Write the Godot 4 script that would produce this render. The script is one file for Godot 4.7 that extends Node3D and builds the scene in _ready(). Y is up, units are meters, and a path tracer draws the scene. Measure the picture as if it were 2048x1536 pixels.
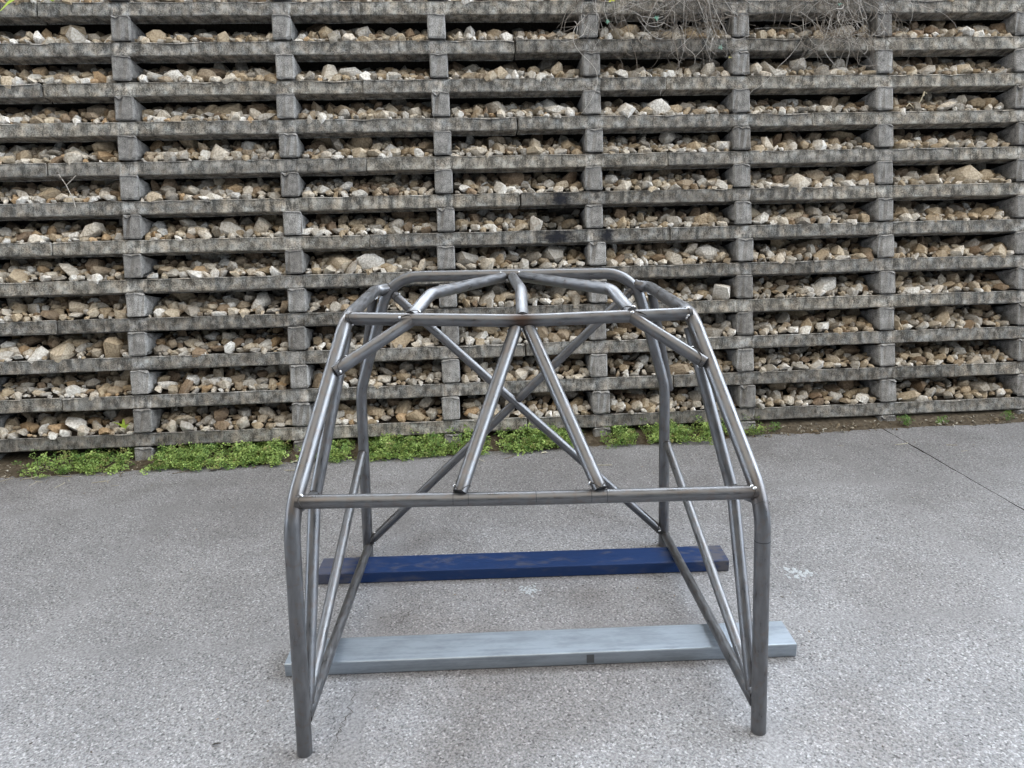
extends Node3D

# ------------------------------------------------------------------ setting constants
const SLOPE := 0.0112                     # the yard falls a little to the left
const WO := Vector3(0, 0, -2.618)         # foot of the crib wall, its axes, its grid
const WU := Vector3(0.99918549, 0.00294565, -0.04024533)
const WV := Vector3(-0.01149157, 0.97680756, -0.21381052)
const WN := Vector3(0.03868213, 0.21409885, 0.97604579)
const ROW0 := 0.241
const PITCH := 0.2366
const TOPROW := -5
var cols := [-6.12, -5.15, -4.17, -3.2, -2.245, -1.282, -0.342, 0.609, 1.57, 2.521, 3.47, 4.42, 5.37, 6.32]
var rng := RandomNumberGenerator.new()
var names := {}
var M := {}

# ------------------------------------------------------------------ small mesh kit
class Buf:
	var v := PackedVector3Array()
	var n := PackedVector3Array()
	var uv := PackedVector2Array()
	var uv2 := PackedVector2Array()
	var c := PackedColorArray()
	func tri(a: Vector3, b: Vector3, d: Vector3, out: Vector3, col := Color.WHITE) -> void:
		var nn := (b - a).cross(d - a)
		if nn.length_squared() < 1e-16: return
		nn = nn.normalized()
		if nn.dot(out) > 0.0:
			var s := b; b = d; d = s
		else:
			nn = -nn
		for p in [a, b, d]:
			v.append(p); n.append(nn); c.append(col)
			uv.append(Vector2(p.x, p.y)); uv2.append(Vector2.ZERO)
	func quad(a: Vector3, b: Vector3, d: Vector3, e: Vector3, out: Vector3, col := Color.WHITE) -> void:
		tri(a, b, d, out, col); tri(a, d, e, out, col)
	func tri_s(p: Array, nn: Array, t: Array, col: Array, t2: Array = []) -> void:
		var k := [0, 1, 2]
		if (p[1] - p[0]).cross(p[2] - p[0]).dot(nn[0] + nn[1] + nn[2]) > 0.0: k = [0, 2, 1]
		for i in k:
			v.append(p[i]); n.append(nn[i]); uv.append(t[i]); c.append(col[i])
			uv2.append(t2[i] if t2 else Vector2.ZERO)
	func mesh() -> ArrayMesh:
		var a := []
		a.resize(Mesh.ARRAY_MAX)
		a[Mesh.ARRAY_VERTEX] = v; a[Mesh.ARRAY_NORMAL] = n; a[Mesh.ARRAY_TEX_UV] = uv
		a[Mesh.ARRAY_TEX_UV2] = uv2; a[Mesh.ARRAY_COLOR] = c
		var m := ArrayMesh.new()
		m.add_surface_from_arrays(Mesh.PRIMITIVE_TRIANGLES, a)
		return m

func numbered(called: String, parent: Node) -> String:
	var key := str(parent.get_instance_id()) + called
	var k: int = names.get(key, 0)
	names[key] = k + 1
	return called if k == 0 else "%s_%03d" % [called, k]

func obj(called: String, m: Mesh, mat: Material, parent: Node = self, at := Transform3D.IDENTITY) -> MeshInstance3D:
	var o := MeshInstance3D.new()
	o.name = numbered(called, parent)
	o.mesh = m
	if mat: o.set_surface_override_material(0, mat)
	o.transform = at
	parent.add_child(o, true)
	return o

func thing(called: String, label: String, category: String, at := Vector3.ZERO, group := "") -> Node3D:
	var o := Node3D.new()
	o.name = numbered(called, self)
	add_child(o, true)
	o.position = at
	tag(o, label, category, group)
	return o

func tag(o: Node, label: String, category: String, group := "", kind := "") -> void:
	o.set_meta("label", label)
	if category: o.set_meta("category", category)
	if group: o.set_meta("group", group)
	if kind: o.set_meta("kind", kind)

func wall_at(u: float, v: float, d: float) -> Vector3:     # d is depth behind the face
	return WO + WU * u + WV * v - WN * d

func yard(x: float, z: float, up := 0.0) -> Vector3:
	return Vector3(x, SLOPE * x + up, z)

# rounded polyline: corner k gets a bend of radius rad[k]
func fillet(p: Array, rad: Array) -> PackedVector3Array:
	var out := PackedVector3Array()
	out.append(p[0])
	for i in range(1, p.size() - 1):
		var a: Vector3 = (p[i - 1] - p[i]).normalized()
		var b: Vector3 = (p[i + 1] - p[i]).normalized()
		var ang := a.angle_to(b)
		var turn := PI - ang
		if turn < 0.01 or rad[i - 1] <= 0.0:
			out.append(p[i]); continue
		var t: float = rad[i - 1] * tan(turn / 2)
		t = minf(t, minf((p[i - 1] - p[i]).length(), (p[i + 1] - p[i]).length()) * 0.49)
		var r := t / tan(turn / 2)
		var bis := (a + b).normalized()
		var cen: Vector3 = p[i] + bis * (r / cos(turn / 2))
		var s: Vector3 = p[i] + a * t - cen
		var axis := s.cross(p[i] + b * t - cen).normalized()
		var steps := maxi(4, int(turn / 0.09))
		for k in steps + 1:
			out.append(cen + s.rotated(axis, turn * k / steps))
	out.append(p[-1])
	return out

func resample(p: PackedVector3Array, step: float) -> PackedVector3Array:
	var out := PackedVector3Array()
	for i in p.size() - 1:
		var l := p[i].distance_to(p[i + 1])
		var n := maxi(1, int(ceil(l / step)))
		for k in n: out.append(p[i].lerp(p[i + 1], float(k) / n))
	out.append(p[-1])
	return out

# a round tube along a path; tints: [point, reach, colour] heat marks in the metal's surface
func tube(path: PackedVector3Array, r: float, sides := 22, tints := [], caps := true, radii := PackedFloat32Array()) -> ArrayMesh:
	var b := Buf.new()
	var rings := []
	var along := 0.0
	var t0 := (path[1] - path[0]).normalized()
	var e := t0.cross(Vector3.UP if absf(t0.y) < 0.9 else Vector3.RIGHT).normalized()
	var off := fmod(absf(path[0].x * 7.3 + path[0].z * 3.1 + path[-1].y * 5.7), 1.0)
	for i in path.size():
		var t := (path[mini(i + 1, path.size() - 1)] - path[maxi(i - 1, 0)]).normalized()
		e = (e - t * e.dot(t)).normalized()
		var f := t.cross(e)
		if i > 0: along += path[i].distance_to(path[i - 1])
		var rr := radii[i] if radii.size() else r
		var ring := []
		for k in sides + 1:
			var a := TAU * k / sides
			var nn := e * cos(a) + f * sin(a)
			var pos := path[i] + nn * rr
			var col := Color.WHITE
			for tt in tints:
				var g: float = clampf(1.0 - pos.distance_to(tt[0]) / tt[1], 0.0, 1.0)
				col = col.lerp(tt[2], g * g * (3 - 2 * g))
			ring.append([pos, nn, Vector2(along * 2.0 + off, float(k) / sides + off), col])
		rings.append(ring)
	for i in path.size() - 1:
		for k in sides:
			var q: Array = [rings[i][k], rings[i][k + 1], rings[i + 1][k + 1], rings[i + 1][k]]
			b.tri_s([q[0][0], q[1][0], q[2][0]], [q[0][1], q[1][1], q[2][1]], [q[0][2], q[1][2], q[2][2]], [q[0][3], q[1][3], q[2][3]])
			b.tri_s([q[0][0], q[2][0], q[3][0]], [q[0][1], q[2][1], q[3][1]], [q[0][2], q[2][2], q[3][2]], [q[0][3], q[2][3], q[3][3]])
	if caps:
		for s in [0, path.size() - 1]:
			var out := (path[0] - path[1]) if s == 0 else (path[-1] - path[-2])
			for k in sides: b.tri(path[s], rings[s][k][0], rings[s][k + 1][0], out)
	return b.mesh()

# concrete bar along x with worn, uneven edges; light: places along x where the face is paler
func rough_bar(l: float, h: float, d: float, c: float, sd: int, stations: int, light := []) -> ArrayMesh:
	var g := RandomNumberGenerator.new()
	g.seed = sd
	var b := Buf.new()
	var xs := [-l / 2]
	for i in stations + 1: xs.append(-l / 2 + c + (l - 2 * c) * i / stations)
	xs.append(l / 2)
	for q in light:
		for o in [-0.064, -0.05, 0.05, 0.064]: xs.append(q + o)
	xs.sort()
	var prev := []
	var prevc := Color(0.72, 0.715, 0.70) if light else Color.WHITE
	for i in xs.size():
		var last: bool = i == 0 or i == xs.size() - 1
		var hh := h / 2 - (c if last else 0.0)
		var dd := d / 2 - (c if last else 0.0)
		var ring := []
		for s in [[1, 1], [1, -1], [-1, -1], [-1, 1]]:
			var cc := c * g.randf_range(0.5, 1.3)
			if g.randf() < 0.17: cc *= g.randf_range(1.5, 2.8)
			var jy := g.randf_range(-0.0016, 0.0016)
			var p := Vector3(xs[i], s[0] * hh + jy, s[1] * dd + jy)
			var q1 := p - Vector3(0, 0, s[1] * cc)
			var q2 := p - Vector3(0, s[0] * cc, 0)
			if s[0] * s[1] > 0: ring.append_array([q1, q2])
			else: ring.append_array([q2, q1])
		var col := Color(0.72, 0.715, 0.70) if light else Color.WHITE
		for q in light:
			if absf(xs[i] - q) < 0.055: col = Color(1.0, 1.0, 1.0)
		if i > 0:
			for k in 8:
				var a: Vector3 = prev[k]; var e: Vector3 = prev[(k + 1) % 8]
				var f: Vector3 = ring[(k + 1) % 8]; var j: Vector3 = ring[k]
				var m := (a + e + f + j) / 4
				var start := b.c.size()
				b.quad(a, e, f, j, Vector3(0.0, m.y / h, m.z / d))
				if k == 0 and light: continue        # dusty top edge stays pale
				for w in range(start, b.c.size()): b.c[w] = prevc if absf(b.v[w].x - xs[i - 1]) < absf(b.v[w].x - xs[i]) else col
		if last:
			var m := Vector3(xs[i], 0, 0)
			for k in 8: b.tri(m, ring[k], ring[(k + 1) % 8], Vector3(signf(xs[i]), 0, 0))
		prev = ring
		prevc = col
	return b.mesh()

# angular broken stone: the convex hull of a few scattered points
func stone_mesh(sd: int, count := 17) -> ArrayMesh:
	var g := RandomNumberGenerator.new()
	g.seed = sd
	var p := []
	while p.size() < count:
		var d := Vector3(g.randfn(), g.randfn(), g.randfn()).normalized()
		var far := true
		for q in p:
			if q.normalized().distance_to(d) < 0.42: far = false
		if far or g.randf() < 0.02: p.append(d * g.randf_range(0.74, 1.0))
	var b := Buf.new()
	for i in count:
		for j in range(i + 1, count):
			for k in range(j + 1, count):
				var nn: Vector3 = (p[j] - p[i]).cross(p[k] - p[i])
				if nn.length_squared() < 1e-9: continue
				var pos := 0
				var neg := 0
				for w in count:
					if w == i or w == j or w == k: continue
					if nn.dot(p[w] - p[i]) > 0.0: pos += 1
					else: neg += 1
				if pos == 0 or neg == 0: b.tri(p[i], p[j], p[k], p[i] + p[j] + p[k])
	return b.mesh()

# ------------------------------------------------------------------ textures
func noise(kind: int, freq: float, sd: int, oct := 1, cell := false) -> FastNoiseLite:
	var n := FastNoiseLite.new()
	n.noise_type = kind
	n.frequency = freq
	n.seed = sd
	n.fractal_type = FastNoiseLite.FRACTAL_FBM if oct > 1 else FastNoiseLite.FRACTAL_NONE
	n.fractal_octaves = oct
	if cell:
		n.cellular_return_type = FastNoiseLite.RETURN_CELL_VALUE
		n.cellular_jitter = 1.0
	return n

func grey(n: FastNoiseLite, w: int, h: int) -> PackedByteArray:
	var im := n.get_seamless_image(w, h, false, false, 0.12)
	im.convert(Image.FORMAT_L8)
	return im.get_data()

func to_srgb() -> PackedByteArray:
	var t := PackedByteArray()
	t.resize(1024)
	for i in 1024:
		var c := Color(i / 1023.0, 0, 0).linear_to_srgb()
		t[i] = int(clampf(c.r, 0, 1) * 255.0)
	return t

func tex(w: int, h: int, data: PackedByteArray, rgb := true) -> ImageTexture:
	return ImageTexture.create_from_image(Image.create_from_data(w, h, false, Image.FORMAT_RGB8 if rgb else Image.FORMAT_L8, data))

func mat(called: String, col: Color, rough: float, metal := 0.0) -> StandardMaterial3D:
	var m := StandardMaterial3D.new()
	m.resource_name = called
	m.albedo_color = col.linear_to_srgb()
	m.roughness = rough
	m.metallic = metal
	m.metallic_specular = 0.4
	return m

func concrete_textures(lut: PackedByteArray) -> void:
	# exposed-aggregate yard concrete, 2 m tile
	var w := 2048
	var a := grey(noise(FastNoiseLite.TYPE_CELLULAR, 0.085, 11, 1, true), w, w)
	var b := grey(noise(FastNoiseLite.TYPE_SIMPLEX_SMOOTH, 0.055, 12, 4), w, w)
	var c := grey(noise(FastNoiseLite.TYPE_CELLULAR, 0.2, 13, 1, true), w, w)
	var out := PackedByteArray()
	out.resize(w * w * 3)
	var hgt := PackedByteArray()
	hgt.resize(w * w)
	for i in w * w:
		var x := a[i]
		var v := 0.240 + (x - 128) * 0.0004 + (b[i] - 128) * 0.00095 + (c[i] - 128) * 0.0003
		var h := 120 + (b[i] - 128) / 2 + (x - 128) / 8
		if x > 236 and b[i] > 110: v += 0.10; h += 20
		elif x < 14 and b[i] < 150: v *= 0.72; h -= 25
		if c[i] > 250: v += 0.13
		elif c[i] < 6: v *= 0.7
		var warm := (x % 7) * 0.004 + 0.006
		out[i * 3] = lut[clampi(int((v * (1.0 + warm)) * 1023), 0, 1023)]
		out[i * 3 + 1] = lut[clampi(int(v * 1023), 0, 1023)]
		out[i * 3 + 2] = lut[clampi(int((v * (1.03 - warm)) * 1023), 0, 1023)]
		hgt[i] = clampi(h, 0, 255)
	var m := mat("exposed aggregate concrete", Color.WHITE, 0.88)
	m.albedo_texture = tex(w, w, out)
	m.heightmap_enabled = true
	m.heightmap_texture = tex(w, w, hgt, false)
	m.heightmap_scale = 0.15
	# dirt, rust and water marks that lie on the slab, one sheet over x -5..5, z -3..2
	var sw := 640
	var sh := 320
	var s1 := noise(FastNoiseLite.TYPE_SIMPLEX_SMOOTH, 0.011, 21, 5)
	var s2 := noise(FastNoiseLite.TYPE_SIMPLEX_SMOOTH, 0.05, 22, 4)
	var st := PackedByteArray()
	st.resize(sw * sh * 3)
	var marks := [[0.05, -0.6, 0.75, 0.20], [-0.35, -0.5, 0.3, 0.2], [0.45, -0.75, 0.25, 0.14], [0.95, 0.02, 0.25, 0.18], [1.55, -0.75, 0.4, 0.12], [-0.6, 0.1, 0.3, 0.15], [0.2, -0.2, 0.5, 0.14], [2.0, -1.2, 0.5, 0.06], [0.35, -1.5, 0.3, 0.1], [-1.2, -2.2, 0.9, 0.12], [0.3, -2.2, 1.2, 0.16], [1.9, -2.25, 0.9, 0.1], [-2.6, -2.3, 0.7, 0.16]]
	for y in sh:
		var wz := -3.0 + 5.0 * y / sh
		for x in sw:
			var wx := -5.0 + 10.0 * x / sw
			var n1 := s1.get_noise_2d(x, y)
			var n2 := s2.get_noise_2d(x, y)
			var k := 0.9 + n1 * 0.16 + n2 * 0.10
			var br := 0.0
			for q in marks:
				var dd: float = Vector2(wx - q[0], wz - q[1]).length() / q[2] + n1 * 0.7 + n2 * 0.4
				if dd < 1.0: br += q[3] * (1.0 - dd * dd)
			br = clampf(br * 0.6, 0.0, 0.5)
			st[(y * sw + x) * 3] = lut[clampi(int(k * (1.0 - br * 0.85) * 1023), 0, 1023)]
			st[(y * sw + x) * 3 + 1] = lut[clampi(int(k * (1.0 - br) * 1023), 0, 1023)]
			st[(y * sw + x) * 3 + 2] = lut[clampi(int(k * (1.0 - br * 1.12) * 1023), 0, 1023)]
	m.detail_enabled = true
	m.detail_blend_mode = BaseMaterial3D.BLEND_MODE_MUL
	m.detail_uv_layer = BaseMaterial3D.DETAIL_UV_2
	m.detail_albedo = tex(sw, sh, st)
	M.yard = m
	# weathered crib concrete: grey, black lichen in downward streaks, pale spots
	w = 1024
	a = grey(noise(FastNoiseLite.TYPE_SIMPLEX_SMOOTH, 0.016, 31, 6), w, w)
	b = grey(noise(FastNoiseLite.TYPE_SIMPLEX_SMOOTH, 0.12, 32, 3), w, w)
	c = grey(noise(FastNoiseLite.TYPE_CELLULAR, 0.09, 33, 1, true), w, w)
	var sn := noise(FastNoiseLite.TYPE_SIMPLEX_SMOOTH, 0.05, 34, 4)
	var hout := PackedByteArray()
	hout.resize(w * w * 3)
	out = PackedByteArray()
	out.resize(w * w * 3)
	hgt = PackedByteArray()
	hgt.resize(w * w)
	for y in w:
		for x in w:
			var i := y * w + x
			var streak := sn.get_noise_2d(x * 0.62, y * 0.15) * 0.75 + sn.get_noise_2d(x * 1.7 + 500.0, y * 0.7) * 0.4
			var v := 0.31 + (a[i] - 128) * 0.0022 + (b[i] - 128) * 0.0018 - maxf(0.0, streak + 0.04) * 0.40
			if c[i] > 249 and b[i] > 130: v += 0.15
			if a[i] > 168: v += (a[i] - 168) * 0.0028
			v = clampf(v, 0.08, 0.6)
			var hv := clampf(0.265 + (a[i] - 128) * 0.0011 + (b[i] - 128) * 0.0016 + (0.07 if c[i] > 244 else 0.0) - maxf(0.0, streak) * 0.10, 0.08, 0.6)
			for ch2 in 3: hout[i * 3 + ch2] = lut[clampi(int(hv * [1.0, 0.985, 0.965][ch2] * 1023), 0, 1023)]
			var warm := (a[(i + 40 * w) % (w * w)] - 128) * 0.0008
			out[i * 3] = lut[clampi(int(v * (1.0 + warm) * 1023), 0, 1023)]
			out[i * 3 + 1] = lut[clampi(int(v * 0.965 * 1023), 0, 1023)]
			out[i * 3 + 2] = lut[clampi(int(v * (0.91 - warm) * 1023), 0, 1023)]
			hgt[i] = clampi(110 + (b[i] - 128) / 2 + (a[i] - 128) / 4 + (60 if c[i] > 238 else 0), 0, 255)
	var ct := tex(w, w, out)
	var ch := tex(w, w, hgt, false)
	var ht := tex(w, w, hout)
	for q in [["stretcher", Color(1, 1, 1), 0.8], ["stretcher_a", Color(0.80, 0.79, 0.78), 0.93], ["stretcher_b", Color(1.16, 1.14, 1.10), 0.7], ["header", Color(0.95, 0.95, 0.95), 1.0], ["header_a", Color(0.78, 0.77, 0.76), 1.2], ["header_b", Color(1.12, 1.12, 1.12), 0.9]]:
		var beam: bool = q[0].begins_with("stretcher")
		m = mat("weathered concrete " + q[0], q[1] * Color(0.97, 0.945, 0.905), 0.92)
		m.albedo_texture = ct if beam else ht
		m.uv1_triplanar = true
		m.uv1_world_triplanar = true
		m.uv1_scale = Vector3.ONE * q[2]
		m.uv1_offset = Vector3(0.37, 0.11, 0.23) * (float(q[0].length()) + q[2])
		m.heightmap_enabled = true
		m.heightmap_texture = ch
		m.heightmap_scale = 0.3
		m.vertex_color_use_as_albedo = beam
		M[q[0]] = m
	# stone
	out = PackedByteArray()
	w = 512
	out.resize(w * w * 3)
	a = grey(noise(FastNoiseLite.TYPE_SIMPLEX_SMOOTH, 0.02, 41, 5), w, w)
	b = grey(noise(FastNoiseLite.TYPE_SIMPLEX_SMOOTH, 0.1, 42, 3), w, w)
	for i in w * w:
		var v := 0.78 + (a[i] - 128) * 0.0035 + (b[i] - 128) * 0.0016
		out[i * 3] = lut[clampi(int(v * 1023), 0, 1023)]
		out[i * 3 + 1] = lut[clampi(int(v * (1.0 - (128 - a[i]) * 0.0006) * 1023), 0, 1023)]
		out[i * 3 + 2] = lut[clampi(int(v * (1.0 - (128 - a[i]) * 0.0012) * 1023), 0, 1023)]
	M.stone_tex = tex(w, w, out)
	m = mat("broken stone", Color.WHITE, 0.9)
	m.albedo_texture = M.stone_tex
	m.uv1_triplanar = true
	m.uv1_world_triplanar = true
	m.uv1_scale = Vector3.ONE * 6.0
	m.vertex_color_use_as_albedo = true
	M.stone_fill = m
	# soil
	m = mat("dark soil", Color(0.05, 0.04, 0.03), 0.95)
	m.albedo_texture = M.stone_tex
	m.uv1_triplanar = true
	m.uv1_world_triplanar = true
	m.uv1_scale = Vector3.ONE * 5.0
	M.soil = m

func metal_textures(lut: PackedByteArray) -> void:
	var w := 512
	var a := noise(FastNoiseLite.TYPE_SIMPLEX_SMOOTH, 0.03, 51, 4)
	var b := noise(FastNoiseLite.TYPE_SIMPLEX_SMOOTH, 0.012, 52, 4)
	var alb := PackedByteArray()
	alb.resize(w * w * 3)
	var ro := PackedByteArray()
	ro.resize(w * w)
	for y in w:
		for x in w:
			var i := y * w + x
			var sa := a.get_noise_2d(x * 0.12, y * 2.2)      # drawn along the tube
			var sb := b.get_noise_2d(x, y)
			var v := 0.86 + sa * 0.07 + sb * 0.2
			var ru := smoothstep(0.1, 0.5, b.get_noise_2d(x * 2.2 + 700, y * 0.7)) * 0.12
			alb[i * 3] = lut[clampi(int(v * 1023), 0, 1023)]
			alb[i * 3 + 1] = lut[clampi(int(v * (0.995 - ru * 0.6) * 1023), 0, 1023)]
			alb[i * 3 + 2] = lut[clampi(int(v * (0.99 - ru) * 1023), 0, 1023)]
			ro[i] = clampi(int((0.82 + sa * 0.28 + sb * 0.4) * 255), 0, 255)
	var at := tex(w, w, alb)
	for y in w:
		for x in w:
			var i := y * w + x
			var v := 0.92 + a.get_noise_2d(x * 0.12, y * 1.6) * 0.12 + a.get_noise_2d(x * 4.0, y * 5.0) * 0.10 + b.get_noise_2d(x * 1.5, y) * 0.22
			for k in 3: alb[i * 3 + k] = lut[clampi(int(v * 1023), 0, 1023)]
	var zt := tex(w, w, alb)
	var rt := tex(w, w, ro, false)
	var m := mat("bare drawn steel", Color(0.185, 0.186, 0.192), 0.5, 0.88)
	m.albedo_texture = at
	m.roughness_texture = rt
	m.vertex_color_use_as_albedo = true
	M.steel = m
	m = mat("galvanised steel", Color(0.36, 0.405, 0.455), 0.36, 0.7)
	m.albedo_texture = zt
	M.zinc = m
	M.weld = mat("weld scale and gap shadow", Color(0.05, 0.045, 0.042), 0.6, 0.4)  # scale, with the shadow of the joint gap put into its dark colour
	M.tack = mat("weld bead", Color(0.7, 0.7, 0.7), 0.28, 0.9)
	M.scribe = mat("scribed line", Color(0.05, 0.05, 0.055), 0.7)
	# dark blue paint with dust and scuffs
	alb = PackedByteArray()
	alb.resize(w * 128 * 3)
	ro = PackedByteArray()
	ro.resize(w * 128)
	for y in 128:
		for x in w:
			var i := y * w + x
			var sa := a.get_noise_2d(x * 1.1, y * 2.6 + 300)
			var sb := b.get_noise_2d(x * 1.2 + 90, y * 2.4)
			var k := smoothstep(0.05, 0.9, sb + sa * 0.7) * 0.30
			k = maxf(k, smoothstep(0.34, 0.0, absf(x / 511.0 - 0.02) * 3.2 + sa * 0.3) * 0.5)
			k = maxf(k, smoothstep(0.30, 0.0, absf(x / 511.0 - 0.985) * 5.0 + sa * 0.3) * 0.65)
			var p := Color(0.014, 0.034, 0.105).lerp(Color(0.13, 0.118, 0.105), k)
			alb[i * 3] = lut[int(p.r * 1023)]; alb[i * 3 + 1] = lut[int(p.g * 1023)]; alb[i * 3 + 2] = lut[int(p.b * 1023)]
			ro[i] = clampi(int((0.42 + k * 0.6 + sa * 0.12) * 255), 0, 255)
	m = mat("blue paint", Color.WHITE, 1.0)
	m.albedo_texture = tex(w, 128, alb)
	m.roughness_texture = tex(w, 128, ro, false)
	m.metallic_specular = 0.5
	m.metallic_specular = 0.32
	M.blue = m

# ------------------------------------------------------------------ roll cage
var cage: Node3D

# the seam where a tube of radius r along d meets a tube of radius R along m at p
func seam(p: Vector3, d: Vector3, m: Vector3, r: float, big: float) -> PackedVector3Array:
	d = d.normalized(); m = m.normalized()
	var e := d.cross(m).normalized()
	var f := d.cross(e)
	var out := PackedVector3Array()
	for k in 28:
		var a := TAU * k / 28
		var o := (e * cos(a) + f * sin(a)) * r
		var op := o - m * o.dot(m)
		var dp := d - m * d.dot(m)
		var aa := dp.dot(dp)
		var bb := op.dot(dp)
		var cc := op.dot(op) - big * big
		var disc := maxf(0.0, bb * bb - aa * cc)
		out.append(p + o + d * ((-bb + sqrt(disc)) / aa))
	return out

func joint(p: Vector3, d: Vector3, m: Vector3, r: float, big: float, tacks: Array, sd: int) -> void:
	var g := RandomNumberGenerator.new()
	g.seed = sd
	var s := seam(p, d, m, r, big)
	s.append(s[0])
	var rad := PackedFloat32Array()
	for i in s.size(): rad.append(0.0010 + 0.0012 * g.randf())
	rad[-1] = rad[0]
	obj("weld_seam", tube(s, 0.003, 6, [], false, rad), M.weld, cage)
	for t in tacks:
		var c: Vector3 = s[int(t * 28) % 28]
		var sp := SphereMesh.new()
		sp.radius = 0.0062; sp.height = 0.009; sp.radial_segments = 10; sp.rings = 6
		var q: Vector3 = (c - p).normalized()
		var bs := Basis(Quaternion(Vector3.UP, q)) * Basis.from_scale(Vector3(1.0, 0.8, 0.75))
		obj("tack_weld", sp, M.tack, cage, Transform3D(bs, c))

func bar(called: String, pts: Array, rad: Array, r: float, tints := []) -> void:
	var all := tints.duplicate()
	for e in [pts[0], pts[-1]]:          # scale and grime round the welded ends
		if e.y > 0.03: all.append([e, 0.052, Color(0.52, 0.49, 0.47)])
	obj(called, tube(resample(fillet(pts, rad), 0.014), r, 24, all), M.steel, cage)

func band(p: Vector3, axis: Vector3, r: float, w := 0.0014) -> void:
	axis = axis.normalized()
	obj("scribed_line", tube(PackedVector3Array([p - axis * w, p + axis * w]), r + 0.0003, 24, [], false), M.scribe, cage)

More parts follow.
